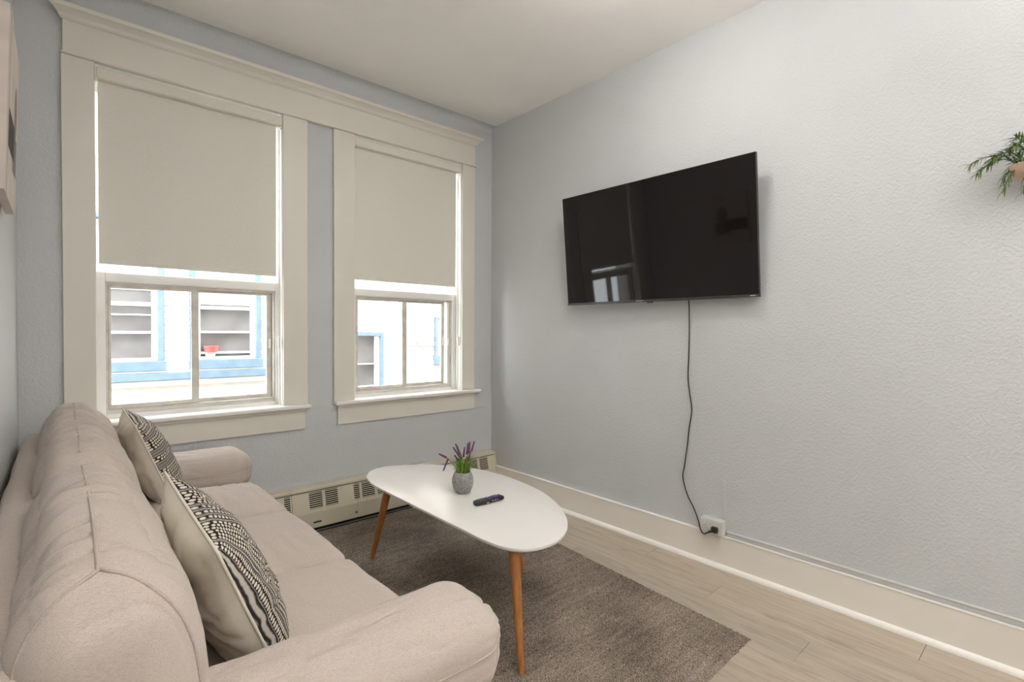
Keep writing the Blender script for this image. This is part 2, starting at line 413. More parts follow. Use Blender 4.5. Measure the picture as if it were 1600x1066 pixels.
# ------------------------------------------------------------------ windows
FR = [((-2.462, -1.648), -2.070), ((-1.136, -.342), -.752)]
for i, ((a, b), ((fa, fb), mid)) in enumerate(zip(OP, FR)):
    wn = empty('window_%d' % (i + 1), ((a + b) / 2, 0, OZ0)); wn['kind'] = 'structure'
    ca, cb = ((-2.622, -1.484), (-1.318, -.184))[i]
    MB().box(ca, a + .002, -.020, -.0005, .800, 2.548, .003).build('casing', M['trim'], wn)
    MB().box(b - .002, cb, -.020, -.0005, .800, 2.548, .003).build('casing', M['trim'], wn)
    MB().box(ca - (.045 if i == 0 else .0), cb + (.010 if i == 0 else .043), -.058, .060, .775, .800, .008, 3).build('window_sill', M['trim_white'], wn)
    MB().box(ca + .024, cb - (.018 if i == 0 else 0), -.021, -.0045, .646, .757, .002).build('apron', M['trim'], wn)
    MB().box(ca + .020, cb - .006, -.034, -.0045, .757, .775, .004).build('sill_moulding', M['trim'], wn)
    # jamb liners and stops, sloped sill
    jl = MB().box(a, a + .004, .0, .25, .80, OZ1).box(b - .004, b, .0, .25, .80, OZ1).box(a, b, .09, .25, OZ1 - .03, OZ1)
    jl.build('jamb_liner', M['trim_white'], wn)
    sp_ = MB().box(a + .004, fa, .062, .135, .80, 1.545, .002).box(fb, b - .004, .062, .135, .80, 1.545, .002)
    sp_.build('sash_stop', M['trim_white'], wn)
    MB().box(b - .012, b - .004, .034, .046, .80, 2.54, .002).build('parting_bead', M['trim_white'], wn)
    sl = [(.055, .800), (.055, .806), (.068, .806), (.068, .822), (.085, .824), (.085, .836), (.25, .825), (.25, .79)]
    MB().prism(sl, 'x', a + .012, b - .012).build('sloped_sill', M['trim_white'], wn)
    # white box rail on top of the sliding insert
    MB().box(fa, fb, .058, .140, 1.494, 1.545, .006, 2).build('insert_rail', M['trim_white'], wn)
    # upper sash
    us = MB().box(a + .004, a + .009, .185, .220, 1.545, 2.54).box(b - .012, b - .004, .185, .220, 1.545, 2.54).box(a + .009, b - .012, .185, .220, 2.48, 2.54).box(a + .009, b - .012, .185, .220, 1.530, 1.550)
    us = us.build('upper_sash', M['trim_white'], wn)
    MB().box(a + .009, b - .012, .200, .203, 1.550, 2.48).build('pane', M['glass'], us)
    # aluminium insert frame
    f0, f1 = .838, 1.494; th = .011
    fr_ = MB().box(fa, fa + th, .074, .130, f0, f1).box(fb - th, fb, .074, .130, f0, f1).box(fa + th, fb - th, .074, .130, f0, f0 + .008).box(fa + th, fb - th, .074, .130, f1 - .012, f1)
    fr_.build('insert_frame', M['aluminium'], wn)
    MB().box(fa + th, fb - th, .099, .103, f0 + .008, f0 + .014).build('slide_track', M['aluminium'], wn)
    # two sliding sashes: left one on the inner track
    def sash(x0, x1, y0, y1, sl_, sr_):
        z0, z1 = f0 + .009, f1 - .013
        s_ = MB().box(x0, x0 + sl_, y0, y1, z0, z1, .0015).box(x1 - sr_, x1, y0, y1, z0, z1, .0015)
        s_.box(x0 + sl_, x1 - sr_, y0, y1, z0, z0 + .022, .0015).box(x0 + sl_, x1 - sr_, y0, y1, z1 - .014, z1, .0015)
        s_ = s_.build('sliding_sash', M['aluminium'], wn)
        MB().box(x0 + sl_ - .002, x1 - sr_ + .002, (y0 + y1) / 2 - .0015, (y0 + y1) / 2 + .0015, z0 + .02, z1 - .012).build('pane', M['glass'], s_)
        return s_
    sash(fa + th + .001, mid + .018, .078, .097, .012, .036)
    ri = fb - th - (.002 if i == 0 else .034)
    s2 = sash(mid - .012, ri, .105, .124, .032, .028)
    MB().box(ri - .017, ri - .004, .094, .105, 1.145, 1.205, .003).build('sash_latch', M['latch'], s2)
    if i == 1:
        MB().box(fb - th - .022, fb - th - .003, .080, .090, f0 + .01, f1 - .014, .001).build('screen_stile', M['latch'], wn)
        MB().box(fb - th - .020, fb - th - .008, .070, .080, 1.145, 1.205, .003).build('screen_latch', M['latch'], wn)
    # little cord cleat on the right jamb
    cl = MB().box(b - .024, b - .012, .006, .022, 1.145, 1.215, .004)
    cl.build('cord_cleat', M['latch'], wn)

# ------------------------------------------------------------------ roller blinds
def blind(a, b, zb, fa, fb, label):
    bl = empty('roller_blind', ((a + b) / 2, .02, 2.52))
    MB().box(a + .006, b - .006, -.014, .050, 2.478, 2.5345, .010, 3).build('cassette', M['blind'], bl)
    mb = MB(); n = 24; nz_ = 10
    # cloth: thin sheet with real thickness and a soft bow
    def Y(u, w): return .022 + .004 * math.sin(u * 3.1) * (1 - w) + .0015 * math.sin(9 * u + 3 * w)
    F = [[mb.bm.verts.new((fa + (fb - fa) * i / n, Y(i / n, j / nz_) - .0006, zb + (2.49 - zb) * j / nz_)) for i in range(n + 1)] for j in range(nz_ + 1)]
    G = [[mb.bm.verts.new(v.co + Vector((0, .0012, 0))) for v in r_] for r_ in F]
    for j in range(nz_):
        for i in range(n):
            mb.bm.faces.new((F[j][i], F[j][i + 1], F[j + 1][i + 1], F[j + 1][i]))
            mb.bm.faces.new((G[j][i], G[j + 1][i], G[j + 1][i + 1], G[j][i + 1]))
    for j in range(nz_):
        mb.bm.faces.new((F[j][0], F[j + 1][0], G[j + 1][0], G[j][0])); mb.bm.faces.new((F[j][n], G[j][n], G[j + 1][n], F[j + 1][n]))
    for i in range(n):
        mb.bm.faces.new((F[0][i], G[0][i], G[0][i + 1], F[0][i + 1])); mb.bm.faces.new((F[nz_][i], F[nz_][i + 1], G[nz_][i + 1], G[nz_][i]))
    cloth = mb.build('blind_fabric', M['blind'], bl, smooth=True, angle=40)
    MB().box(fa + .001, fb - .001, .0185, .0275, zb - .002, zb + .020, .003).build('hem_bar', M['blind'], bl)
    for xx in (a + .003, b - .009):
        MB().box(xx, xx + .006, -.010, .048, 2.465, 2.533, .002).build('end_bracket', M['latch'], bl)
    # bead chain hanging at the right side
    MB().tube([(fb + .010, .016, 2.48), (fb + .011, .016, 1.9), (fb + .011, .014, 1.22)], .0016, 6).build('pull_chain', M['latch'], bl)
    tag(bl, label, 'blind', 'roller blinds in the two windows')
blind(OP[0][0], OP[0][1], 1.582, -2.487, -1.657, 'cream roller blind half drawn in the wider-looking left window nearest the sofa')
blind(OP[1][0], OP[1][1], 1.600, -1.170, -.340, 'cream roller blind half drawn in the right window beside the room corner')

# ------------------------------------------------------------------ baseboard heater
HX0, HX1 = -2.70, -.010
ht = empty('baseboard_heater', ((HX0 + HX1) / 2, -.04, 0))
MB().box(HX0, HX1, -.012, -.0045, .0, .300, .002).build('back_plate', M['heater_band'], ht)
top = [(-.012, .286), (-.060, .281), (-.066, .276), (-.066, .264), (-.060, .264), (-.058, .270), (-.012, .275)]
for a, b in ((HX0, -1.602), (-1.600, HX1)):
    MB().prism(top, 'x', a, b).build('top_rail', M['heater'], ht)
MB().box(HX0 + .004, HX1 - .004, -.060, -.013, .035, .262).build('inner_shade', M['dark_gap'], ht)  # near-black block: shade behind the louvers put into the colour
def fy(z):       # front profile: upper part slopes out, lower part upright
    return -.068 - .026 * min(1, max(0, (.255 - z) / .12))
vents = [(-2.52, -2.44), (-2.42, -2.34), (-2.22, -2.14), (-2.12, -2.04), (-1.83, -1.75), (-1.73, -1.65)]
vents = [(-2.45, -2.37), (-2.355, -2.275), (-2.0, -1.92), (-1.905, -1.825), (-1.645, -1.610)] + \
        [(-1.4990, -1.4170), (-1.3990, -1.3185), (-1.2120, -1.1720), (-1.1570, -1.0670), (-1.0480, -.966), (-.760, -.678), (-.662, -.580), (-.268, -.194), (-.173, -.090)]
panels = [(HX0, -1.603), (-1.6005, -1.1905), (-1.1890, HX1)]
def sheet(mb, x0, x1, z0, z1):
    A = [mb.bm.verts.new((xx, fy(zz), zz)) for xx, zz in ((x0, z0), (x1, z0), (x1, z1), (x0, z1))]
    B = [mb.bm.verts.new((v.co.x, v.co.y + .003, v.co.z)) for v in A]
    mb.bm.faces.new(A); mb.bm.faces.new(B[::-1])
    for i in range(4):
        j = (i + 1) % 4; mb.bm.faces.new((A[i], B[i], B[j], A[j]))
for p0, p1 in panels:
    vs = sorted(v for v in vents if v[0] >= p0 - .04 and v[1] <= p1 + .025)
    mb = MB(); xs = p0
    sheet(mb, p0, p1, .040, .135); sheet(mb, p0, p1, .135, .157); sheet(mb, p0, p1, .254, .259)
    for v0, v1 in vs:
        v0, v1 = max(v0, p0), min(v1, p1)
        if v0 > xs: sheet(mb, xs, v0, .157, .254)
        xs = v1
    if xs < p1: sheet(mb, xs, p1, .157, .254)
    pn = mb.build('front_panel', M['heater'], ht)
    for v0, v1 in vs:
        v0, v1 = max(v0, p0), min(v1, p1)
        for k in range(8):
            z0 = .1605 + k * (.254 - .1575) / 8
            sb = MB(); sheet(sb, v0, v1, z0, z0 + .0044); sb.build('louver_slat', M['heater'], pn)
MB().box(-1.480, -1.430, -.0965, -.094, .071, .079, .001).build('scuff_slot', M['dark_gap'], ht)
sc = MB().lathe([(.0, 0), (.005, 0), (.005, .004), (.0, .004)], (0, 0, 0), 12).build('panel_screw', M['dark_gap'], ht, world=False)
sc.rotation_euler = (R(90), 0, 0); sc.location = (-1.202 - ht.location.x, -.095 + .04, .075)
MB().prism([(-.0045, .0), (-.0045, .29), (-.068, .281), (-.070, .262), (-.096, .135), (-.096, .034), (-.05, .0)], 'x', HX1, HX1 + .007).build('end_cap', M['heater'], ht)
MB().box(HX0, HX1, -.062, -.013, .0, .036).build('shade_fill', M['dark_gap'], ht)  # shadow gap under the heater, painted in as a near-black filler
MB().box(HX0, HX1, -.078, -.073, .010, .018, .001).build('bottom_rail', M['steel'], ht)
tag(ht, 'cream metal baseboard heater with slotted louvers along the wall under the windows', 'heater')

# ------------------------------------------------------------------ rug
RQ = [(-.352, -.100), (-1.935, -.100), (-2.02, -2.36), (-.537, -2.335)]   # far right, far left, near left, near right
def rug():
    nx, ny = 310, 440; mb = MB(); rr = random.Random(3); V = []
    for j in range(ny + 1):
        rowv = []
        for i in range(nx + 1):
            u, v = i / nx, j / ny
            a = Vector(RQ[0]).lerp(Vector(RQ[1]), u); b = Vector(RQ[3]).lerp(Vector(RQ[2]), u); p = a.lerp(b, v)
            e = min(u * 1.52, (1 - u) * 1.52, v * 2.2, (1 - v) * 2.2)
            edge = min(1, e / .022); hz = .002 + .011 * math.sqrt(edge)
            rowh = .5 + .5 * math.sin(v * 2.2 / .016 * math.pi)
            z = hz + (rr.random() * .0065 + .003 * rowh) * edge - .003
            jx = (rr.random() - .5) * .004; jy = (rr.random() - .5) * .004
            if e < .004: jx += (rr.random() - .5) * .006; jy += (rr.random() - .5) * .006
            rowv.append(mb.bm.verts.new((p.x + jx, p.y + jy, max(.0012, z))))
        V.append(rowv)
    for j in range(ny):
        for i in range(nx): mb.bm.faces.new((V[j][i], V[j][i + 1], V[j + 1][i + 1], V[j + 1][i]))
    # underside skirt
    b = [V[0][i] for i in range(nx + 1)] + [V[j][nx] for j in range(1, ny + 1)] + [V[ny][i] for i in range(nx - 1, -1, -1)] + [V[j][0] for j in range(ny - 1, 0, -1)]
    low = [mb.bm.verts.new((v.co.x, v.co.y, .0006)) for v in b]
    for i in range(len(b)):
        j = (i + 1) % len(b); mb.bm.faces.new((b[i], b[j], low[j], low[i]))
    o = mb.build('area_rug', M['rug'], None, smooth=True)
    tag(o, 'dark taupe shaggy area rug on the plank floor under the coffee table', 'rug')
rug()

# ------------------------------------------------------------------ sofa
def softbox(half, r, n, bulge=(0, 0, 0, 0, 0, 0), mat=None, wr=0.0, wscale=(3, 18, 3), seed=0, lump=0.0, shape=None, bev=None):
    """rounded, puffed cushion; bulge = -x,+x,-y,+y,-z,+z"""
    bm = bmesh.new(); bmesh.ops.create_cube(bm, size=2.0)
    bmesh.ops.subdivide_edges(bm, edges=bm.edges[:], cuts=n, use_grid_fill=True)
    h = Vector(half)
    for v in bm.verts:
        p = v.co.copy(); uvw = p.copy()
        q = Vector((p[k] * h[k] for k in range(3)))
        inn = Vector((max(-(h[k] - r), min(h[k] - r, q[k])) for k in range(3)))
        d = q - inn
        nrm = d.normalized() if d.length > 1e-9 else Vector((0, 0, 0))
        if d.length > 1e-9: q = inn + nrm * r
        for k in range(3):
            a, b = [w for w in range(3) if w != k]
            fall = (1 - uvw[a] ** 2) * (1 - uvw[b] ** 2)
            s_ = uvw[k]
            if s_ < 0: q[k] -= bulge[2 * k] * fall * (-s_) ** 3
            else: q[k] += bulge[2 * k + 1] * fall * s_ ** 3
        if shape: q = shape(q, uvw)
        v.co = q
    bm.normal_update()
    if wr or lump:
        for v in bm.verts:
            c = v.co
            s_ = 0.0
            if wr:
                warp = noise.noise(Vector((c.x * 3 + seed, c.y * 2.5, c.z * 3))) * .9
                for oct_, am in ((1.0, 1.0), (2.1, .55)):
                    a = noise.noise(Vector((c.x * wscale[0] * oct_ + seed + oct_ * 7, c.y * wscale[1] * oct_ + warp, c.z * wscale[2] * oct_)))
                    m_ = noise.noise(Vector((c.x * 5 + seed + 9 * oct_, c.y * 5, c.z * 5)))
                    s_ -= wr * am * (1 - min(1, abs(a) * 3.0)) ** 2 * max(0, min(1, m_ * 2.0 + .45))
                s_ *= max(0.0, min(1.0, .35 + .65 * (1.2 - abs(v.normal.y))) ) if wscale[1] > 10 else 1.0
            if lump: s_ += lump * noise.noise(c * 6 + Vector((seed, 0, 5)))
            v.co = c + v.normal * s_
    if mat is not None: bmesh.ops.transform(bm, matrix=mat, verts=bm.verts)
    mb = MB(); mb.bm.free(); mb.bm = bm; return mb

SY0, SY1 = -.105, -2.345
sofa = empty('three_seat_sofa', (-2.3, -1.22, 0))
from mathutils.bvhtree import BVHTree
def seam(target, guess, rad, name='piping', k=6, down=False):
    m_ = Matrix.Translation(sofa.location); mi = m_.inverted()
    me = target.data; tree = BVHTree.FromPolygons([v.co for v in me.vertices], [p.vertices for p in me.polygons])
    pts = []
    for g in bez(guess, k):
        loc, nr, _, _ = tree.ray_cast(mi @ g, Vector((0, 0, -1))) if down else tree.find_nearest(mi @ g)
        if loc is None: loc, nr, _, _ = tree.find_nearest(mi @ g)
        pts.append(m_ @ (loc + nr * rad * .4))
    for _ in range(14):
        pts = [pts[0]] + [(pts[a - 1] + pts[a] * 2 + pts[a + 1]) / 4 for a in range(1, len(pts) - 1)] + [pts[-1]]
    pts = [pts[0]] + [m_ @ (lambda h: h[0] + h[1] * rad * .35)(tree.find_nearest(mi @ p)) for p in pts[1:]]
    for _ in range(3):
        pts = [pts[0]] + [(pts[a - 1] + pts[a] * 2 + pts[a + 1]) / 4 for a in range(1, len(pts) - 1)] + [pts[-1]]
    q = [pts[0]]
    for p in pts[1:]:
        if (p - q[-1]).length > .006: q.append(p)
    MB().tube(q, rad, 6).build(name, M['piping'], target, smooth=True)
def smat(loc, ry=0, rz=0, rx=0): return Matrix.Translation(loc) @ Matrix.Rotation(R(rz), 4, 'Z') @ Matrix.Rotation(R(ry), 4, 'Y') @ Matrix.Rotation(R(rx), 4, 'X')
softbox((.40, 1.02, .115), .02, 10, mat=smat((-2.30, -1.225, .175))).build('base_frame', M['linen'], sofa, smooth=True)
softbox((.062, 1.115, .37), .045, 24, lump=.004, mat=smat((-2.70, -1.225, .43), ry=0)).build('back_frame', M['linen'], sofa, smooth=True)
# seat cushions
gy = [-.345, -.905, -1.515, -2.095]
for k in range(3):
    y0, y1 = gy[k], gy[k + 1]; c = (y0 + y1) / 2; hy = (y0 - y1) / 2 - .005
    hx = .335
    softbox((hx, hy, .10), .044, 50, (0, .022, .001, .001, 0, .026), smat((-2.215, c, .385), ry=1.2), wr=.009, wscale=(13, 3.5, 6), seed=k * 7.7, lump=.005).build('seat_cushion', M['linen'], sofa, smooth=True)
# arms: upright panel, fat rolled pad with gathered end
for nm, yc, out in (('far', -.222, 1), ('near', -2.222, -1)):
    softbox((.40, .085, .20), .03, 14, mat=smat((-2.30, yc, .26))).build('arm_panel', M['linen'], sofa, smooth=True)
    def roll(q, u):
        # cross-section: round in y-z; drooping rounded front end
        return q
    pad = softbox((.405 if nm == 'far' else .422, .118, .116), .090, 56, (0, .020, .004, .004, 0, .006), smat((-2.286 if nm == 'far' else -2.268, yc, .520), ry=1.0), wr=.009, wscale=(5, 14, 14), seed=3 + yc, lump=.007)
    ap_ = pad.build('arm_pad', M['linen'], sofa, smooth=True)
    # seam running round the pad
    zc = .528
    seam(ap_, [(-2.60, yc - .125, zc), (-2.25, yc - .13, zc), (-1.96, yc - .125, zc), (-1.88, yc - .105, zc), (-1.845, yc - .05, zc), (-1.84, yc, zc), (-1.845, yc + .05, zc), (-1.88, yc + .105, zc), (-1.96, yc + .125, zc), (-2.25, yc + .13, zc), (-2.60, yc + .125, zc)], .0026, 'arm_piping', 10)
# back cushions
def wedge(q, u):
    # thicker at the bottom, rounded crown leaning to the wall
    z = (u.z + 1) / 2
    q = q.copy(); q.x = q.x * (1.03 - .23 * z ** 1.5); return q
bc = [(-.135, -.800, .925), (-.790, -1.445, .915), (-1.435, -2.335, .905)]
for k, (y0, y1, zt) in enumerate(bc):
    c = (y0 + y1) / 2; hy = (y0 - y1) / 2 - .006
    hz = .225
    cm = smat((-2.575, c, zt - hz - .012), ry=-5)
    bk = softbox((.128, hy, hz), .095, 90 if k == 2 else 64, (.0, .022, .006, .006, 0, .034), cm, wr=.021, wscale=(2.0, 18, 2.0), seed=20 + k * 5.3, lump=.007, shape=wedge).build('back_cushion', M['linen'], sofa, smooth=True)
    xc = -2.592
    seam(bk, [(xc, y0 - .06, zt + .05), (xc, y0 - .2, zt + .05), (xc, (y0 + y1) / 2, zt + .05), (xc, y1 + .2, zt + .05), (xc - .002, y1 + .075, zt + .02)], .0028, 'piping', 12, True)
    if k < 2: continue
    seam(bk, [(xc, y1 + .07, zt + .01), (-2.635, y1 + .055, zt - .035), (-2.68, y1 + .05, zt - .10), (-2.70, y1 + .04, zt - .22)], .0028)
    seam(bk, [(xc, y1 + .07, zt + .01), (-2.545, y1 + .05, zt - .035), (-2.48, y1 + .045, zt - .12), (-2.45, y1 + .04, zt - .26)], .0028)
# feet
for xx, yy in ((-1.96, -.30), (-1.96, -2.15), (-2.66, -.30), (-2.66, -2.15)):
    MB().lathe([(0, .0), (.020, .0), (.026, .062), (0, .062)], (xx, yy, .0012 if xx < -2 else .016), 16).build('sofa_foot', M['sofa_foot'], sofa)
tag(sofa, 'beige linen three-seat sofa with puffy cushions and rolled arms against the left wall', 'sofa')

# ------------------------------------------------------------------ throw pillows
def pillow(name, loc, rot, size, thick, front_mat, uvflip, label, seed, slump=0.0):
    pl = empty(name, loc, rot)
    n = 40; rr = []
    def P(u, v, s_):
        pinch = 1 - .07 * (1 - abs(v) ** 2) * abs(u) ** 3
        pinch2 = 1 - .07 * (1 - abs(u) ** 2) * abs(v) ** 3
        x_ = u * size * .5 * pinch; z_ = v * size * .5 * pinch2
        prof = max(0, (1 - abs(u) ** 2.4)) ** .55 * max(0, (1 - abs(v) ** 2.4)) ** .55
        d = thick * prof
        wr = .012 * noise.noise(Vector((u * 2.2 + seed, v * 2.2, s_ * 3))) + .006 * noise.noise(Vector((u * 5 + seed, v * 5, s_ * 3)))
        cr_ = noise.noise(Vector((u * 2.4 + seed * 3, v * 3.6 + u, s_ * 5))); wr -= .016 * (1 - min(1, abs(cr_) * 4)) ** 2 * (1 if s_ > 0 else .35)
        d += wr * prof
        bend = slump * (u * u + v * v * .3) * .04
        return Vector((x_, s_ * d + bend, z_))
    for nm, s_, mt in (('woven_front', -1, front_mat), ('cotton_back', 1, M['cream'])):
        mb = MB(); uvl = mb.bm.loops.layers.uv.new('UVMap')
        G = [[mb.bm.verts.new(P(-1 + 2 * i / n, -1 + 2 * j / n, s_)) for i in range(n + 1)] for j in range(n + 1)]
        for j in range(n):
            for i in range(n):
                f = mb.bm.faces.new((G[j][i], G[j][i + 1], G[j + 1][i + 1], G[j + 1][i]))
                for lp, (a, b) in zip(f.loops, ((i, j), (i + 1, j), (i + 1, j + 1), (i, j + 1))):
                    lp[uvl].uv = (b / n, a / n) if uvflip else (a / n, b / n)
        mb.build(nm, mt, pl, world=False, smooth=True)
    edge = [P(-1 + 2 * k / 24, -1, 0) for k in range(24)] + [P(1, -1 + 2 * k / 24, 0) for k in range(24)] + [P(1 - 2 * k / 24, 1, 0) for k in range(24)] + [P(-1, 1 - 2 * k / 24, 0) for k in range(25)]
    MB().tube(edge, .0035, 6).build('edge_seam', M['cream'], pl, world=False, smooth=True)
    tag(pl, label, 'pillow', 'throw pillows on the sofa')
    return pl
# local -y is the woven front; rotate so that it faces +x and leans back
def prot(lean, yaw, roll):
    m_ = Matrix.Rotation(R(90 + yaw), 3, 'Z') @ Matrix.Rotation(R(lean), 3, 'X') @ Matrix.Rotation(R(roll), 3, 'Y')
    return m_.to_euler()
pillow('throw_pillow', (-2.345, -1.870, .662), prot(-22, 0, -9), .44, .085, M['woven_a'], True,
       'cream and black woven throw pillow nearest the viewer, leaning beside the near sofa arm', 1.0)
pillow('throw_pillow', (-2.335, -.455, .672), prot(-21, 0, -3), .44, .085, M['woven_b'], False,
       'black striped woven throw pillow at the far end of the sofa, beside the far arm', 5.0)

# ------------------------------------------------------------------ coffee table
TT = .460
outl = [(-1.399, -.645), (-1.343, -.560), (-1.267, -.512), (-1.185, -.516), (-1.084, -.568), (-.969, -.663), (-.875, -.790), (-.822, -.960), (-.808, -1.170), (-.838, -1.398), (-.906, -1.585), (-1.000, -1.735), (-1.089, -1.829), (-1.167, -1.880), (-1.250, -1.904), (-1.329, -1.896), (-1.387, -1.862), (-1.420, -1.800), (-1.434, -1.700), (-1.434, -1.559), (-1.434, -1.371), (-1.434, -1.154), (-1.433, -.949), (-1.426, -.771)]
cl_ = bez([(p[0], p[1], 0) for p in outl] + [(outl[0][0], outl[0][1], 0)], 5)[:-1]
ct = empty('coffee_table', (-1.15, -1.2, .0))
def outset(pts, d):
    n = len(pts); o = []
    for i in range(n):
        a, b = pts[i - 1], pts[(i + 1) % n]; tg = (b - a).normalized(); o.append(pts[i] + Vector((tg.y, -tg.x, 0)) * d)
    return o
mb = MB(); prof = [(-.004, TT), (-.001, TT - .001), (0, TT - .005), (-.002, TT - .012), (-.012, TT - .019), (-.03, TT - .021)]
ar = sum(cl_[i - 1].x * cl_[i].y - cl_[i].x * cl_[i - 1].y for i in range(len(cl_)))
sg = 1 if ar > 0 else -1
rings = []
for d, z in prof:
    o2 = outset(cl_, d * sg); rings.append([mb.bm.verts.new((p.x, p.y, z)) for p in o2])
for A, B in zip(rings, rings[1:]):
    for i in range(len(A)): mb.bm.faces.new((A[i], A[(i + 1) % len(A)], B[(i + 1) % len(A)], B[i]))
mb.bm.faces.new(rings[0]); mb.bm.faces.new(rings[-1])
mb.build('table_top', M['table_white'], ct, smooth=True, angle=35)
feet = [((-1.372, -.660), (-1.318, -.755)), ((-1.392, -1.880), (-1.345, -1.785)), ((-.846, -1.298), (-.93, -1.28))]
for (fx, fy_), (tx, ty) in feet:
    MB().tube([(fx, fy_, .0135), (fx + (tx - fx) * .05, fy_ + (ty - fy_) * .05, .035), (tx, ty, TT - .021)], [.0120, .0130, .0225], 20).build('table_leg', M['oak'], ct, smooth=True, angle=50)
    MB().tube([(tx, ty, TT - .027), (tx, ty, TT - .0205)], .042, 20).build('leg_plate', M['table_edge'], ct)
tag(ct, 'white pebble-shaped coffee table on three tapered oak legs standing on the rug', 'table')

# ------------------------------------------------------------------ lavender pot
PX, PY = -1.155, -1.195
pot = empty('potted_lavender', (PX, PY, TT))
MB().lathe([(0, 0), (.030, 0), (.037, .004), (.048, .025), (.0535, .050), (.0515, .075), (.043, .097), (.040, .102), (.036, .102), (.036, .088), (0, .086)], (PX, PY, TT + .0005), 40).build('cement_pot', M['cement'], pot, smooth=True, angle=60)
MB().lathe([(0, .094), (.030, .092), (.0355, .088)], (PX, PY, TT), 24).build('soil', M['soil'], pot, smooth=True)
rr = random.Random(11); mb = MB()
for k in range(150):
    a = rr.random() * 6.283; r0 = rr.random() * .030; sp0 = .012 + rr.random() * .05; h = .05 + rr.random() * .065
    b = Vector((PX + r0 * math.cos(a), PY + r0 * math.sin(a), TT + .088)); tip = b + Vector((math.cos(a) * sp0, math.sin(a) * sp0, h))
    md = b.lerp(tip, .5) + Vector((-math.cos(a), -math.sin(a), .4)) * .008
    side = Vector((-math.sin(a + rr.random()), math.cos(a + rr.random()), 0)) * .0019
    v = [mb.bm.verts.new(q) for q in (b - side * .7, b + side * .7, md + side, md - side, tip)]
    mb.bm.faces.new(v[:4]); mb.bm.faces.new((v[3], v[2], v[4]))
o = mb.build('foliage', M['grass'], pot); o['kind'] = 'stuff'
# flower spikes: offsets along camera-right (s) and up (z), with depth scatter
CR = Vector((.7466, -.6653, 0)); CF = Vector((.6652, .7464, 0))
spikes = [(-.118, .186, -.082, .170), (-.088, .122, -.070, .148), (-.035, .238, -.010, .170), (-.046, .222, -.015, .175), (-.028, .230, -.006, .165), (.010, .225, .004, .178), (.026, .243, .020, .190), (.034, .246, .028, .195), (.054, .246, .041, .200), (.036, .195, .026, .155), (-.040, .180, -.024, .155)]
for k, (s1, z1, s0, z0) in enumerate(spikes):
    d1 = rr.uniform(-.02, .02); base = Vector((PX, PY, TT + .085)) + CR * (s0 * .25)
    p0 = Vector((PX, PY, TT)) + CR * s0 + CF * d1 * .6 + Vector((0, 0, z0)); p1 = Vector((PX, PY, TT)) + CR * s1 + CF * d1 + Vector((0, 0, z1))
    if k == 1: p0, p1 = Vector((PX, PY, TT)) + CR * -.072 + Vector((0, 0, .165)), Vector((PX, PY, TT)) + CR * -.096 + Vector((0, 0, .108))
    mb = MB(); mb.tube(bez([base, base.lerp(p0, .55) + Vector((0, 0, .012)), p0], 6), .0012, 5)
    st_ = mb.build('flower_stem', M['stem'], pot)
    mb = MB(); L_ = 15
    for j in range(L_):
        f_ = j / (L_ - 1); c = p0.lerp(p1, f_); rad = .0062 * (1 - .55 * f_)
        for q in range(5):
            a = q * 1.2566 + j * .6; ax_ = (p1 - p0).normalized(); s_ = ax_.orthogonal().normalized(); w_ = ax_.cross(s_)
            dirv = s_ * math.cos(a) + w_ * math.sin(a); cc = c + dirv * rad * .55
            tipv = c + dirv * rad * 1.15 + ax_ * .004
            vs = [mb.bm.verts.new(cc + s_ * .0022), mb.bm.verts.new(cc + w_ * .0022), mb.bm.verts.new(cc - s_ * .0022), mb.bm.verts.new(cc - w_ * .0022), mb.bm.verts.new(tipv), mb.bm.verts.new(c - ax_ * .003)]
            for a_, b_ in ((0, 1), (1, 2), (2, 3), (3, 0)):
                mb.bm.faces.new((vs[a_], vs[b_], vs[4])); mb.bm.faces.new((vs[b_], vs[a_], vs[5]))
    mb.build('flower_spike', M['lavender'], st_)
tag(pot, 'small grey cement pot of purple lavender with bright green blades on the coffee table', 'plant')

# ------------------------------------------------------------------ remote control
rem = empty('remote_control', (-1.1507, -1.3935, TT + .0012), (0, 0, math.atan2(-1.3957 + 1.389, .1706)))
softbox((.079, .0215, .0095), .0088, 24, (0, 0, 0, 0, 0, .0015), smat((0, 0, .0095))).build('remote_body', M['black_plastic'], rem, world=False, smooth=True)
MB().box(.018, .048, -.0145, .0145, .0185, .0215, .003, 3).build('direction_pad', M['purple'], rem, world=False)
MB().lathe([(0, .0215), (.006, .0215), (.0065, .0225), (0, .0232)], (.033, 0, 0), 16).build('ok_button', M['purple'], rem, world=False)
for k, (bx, by, mt, rx_, ry_) in enumerate([(.064, -.008, 'grey_btn', .0045, .004), (.064, .008, 'grey_btn', .0045, .004), (.009, -.009, 'grey_btn', .004, .0035), (.009, .009, 'grey_btn', .004, .0035), (.000, 0, 'grey_btn', .004, .0035), (-.010, -.010, 'purple', .0045, .004), (-.010, .010, 'purple', .0045, .004), (-.010, 0, 'purple', .0045, .004), (-.022, -.010, 'grey_btn', .004, .0035),
     (-.037, -.010, 'grey_btn', .008, .0035), (-.037, .010, 'grey_btn', .008, .0035), (-.055, -.010, 'grey_btn', .008, .0035), (-.055, .010, 'grey_btn', .008, .0035)]):
    MB().box(bx - rx_, bx + rx_, by - ry_, by + ry_, .0185, .0212, .0012, 2).build('button', M[mt], rem, world=False)
for bx in (.008, .022, .034):
    MB().box(bx - .003, bx + .003, -.0228, -.0212, .009, .012, .0005).build('side_button', M['badge'], rem, world=False)
MB().box(-.028, -.014, -.0228, -.0208, .004, .0085, .0008).build('side_label', M['badge'], rem, world=False)
tag(rem, 'slim black remote control with purple buttons lying on the coffee table', 'remote')

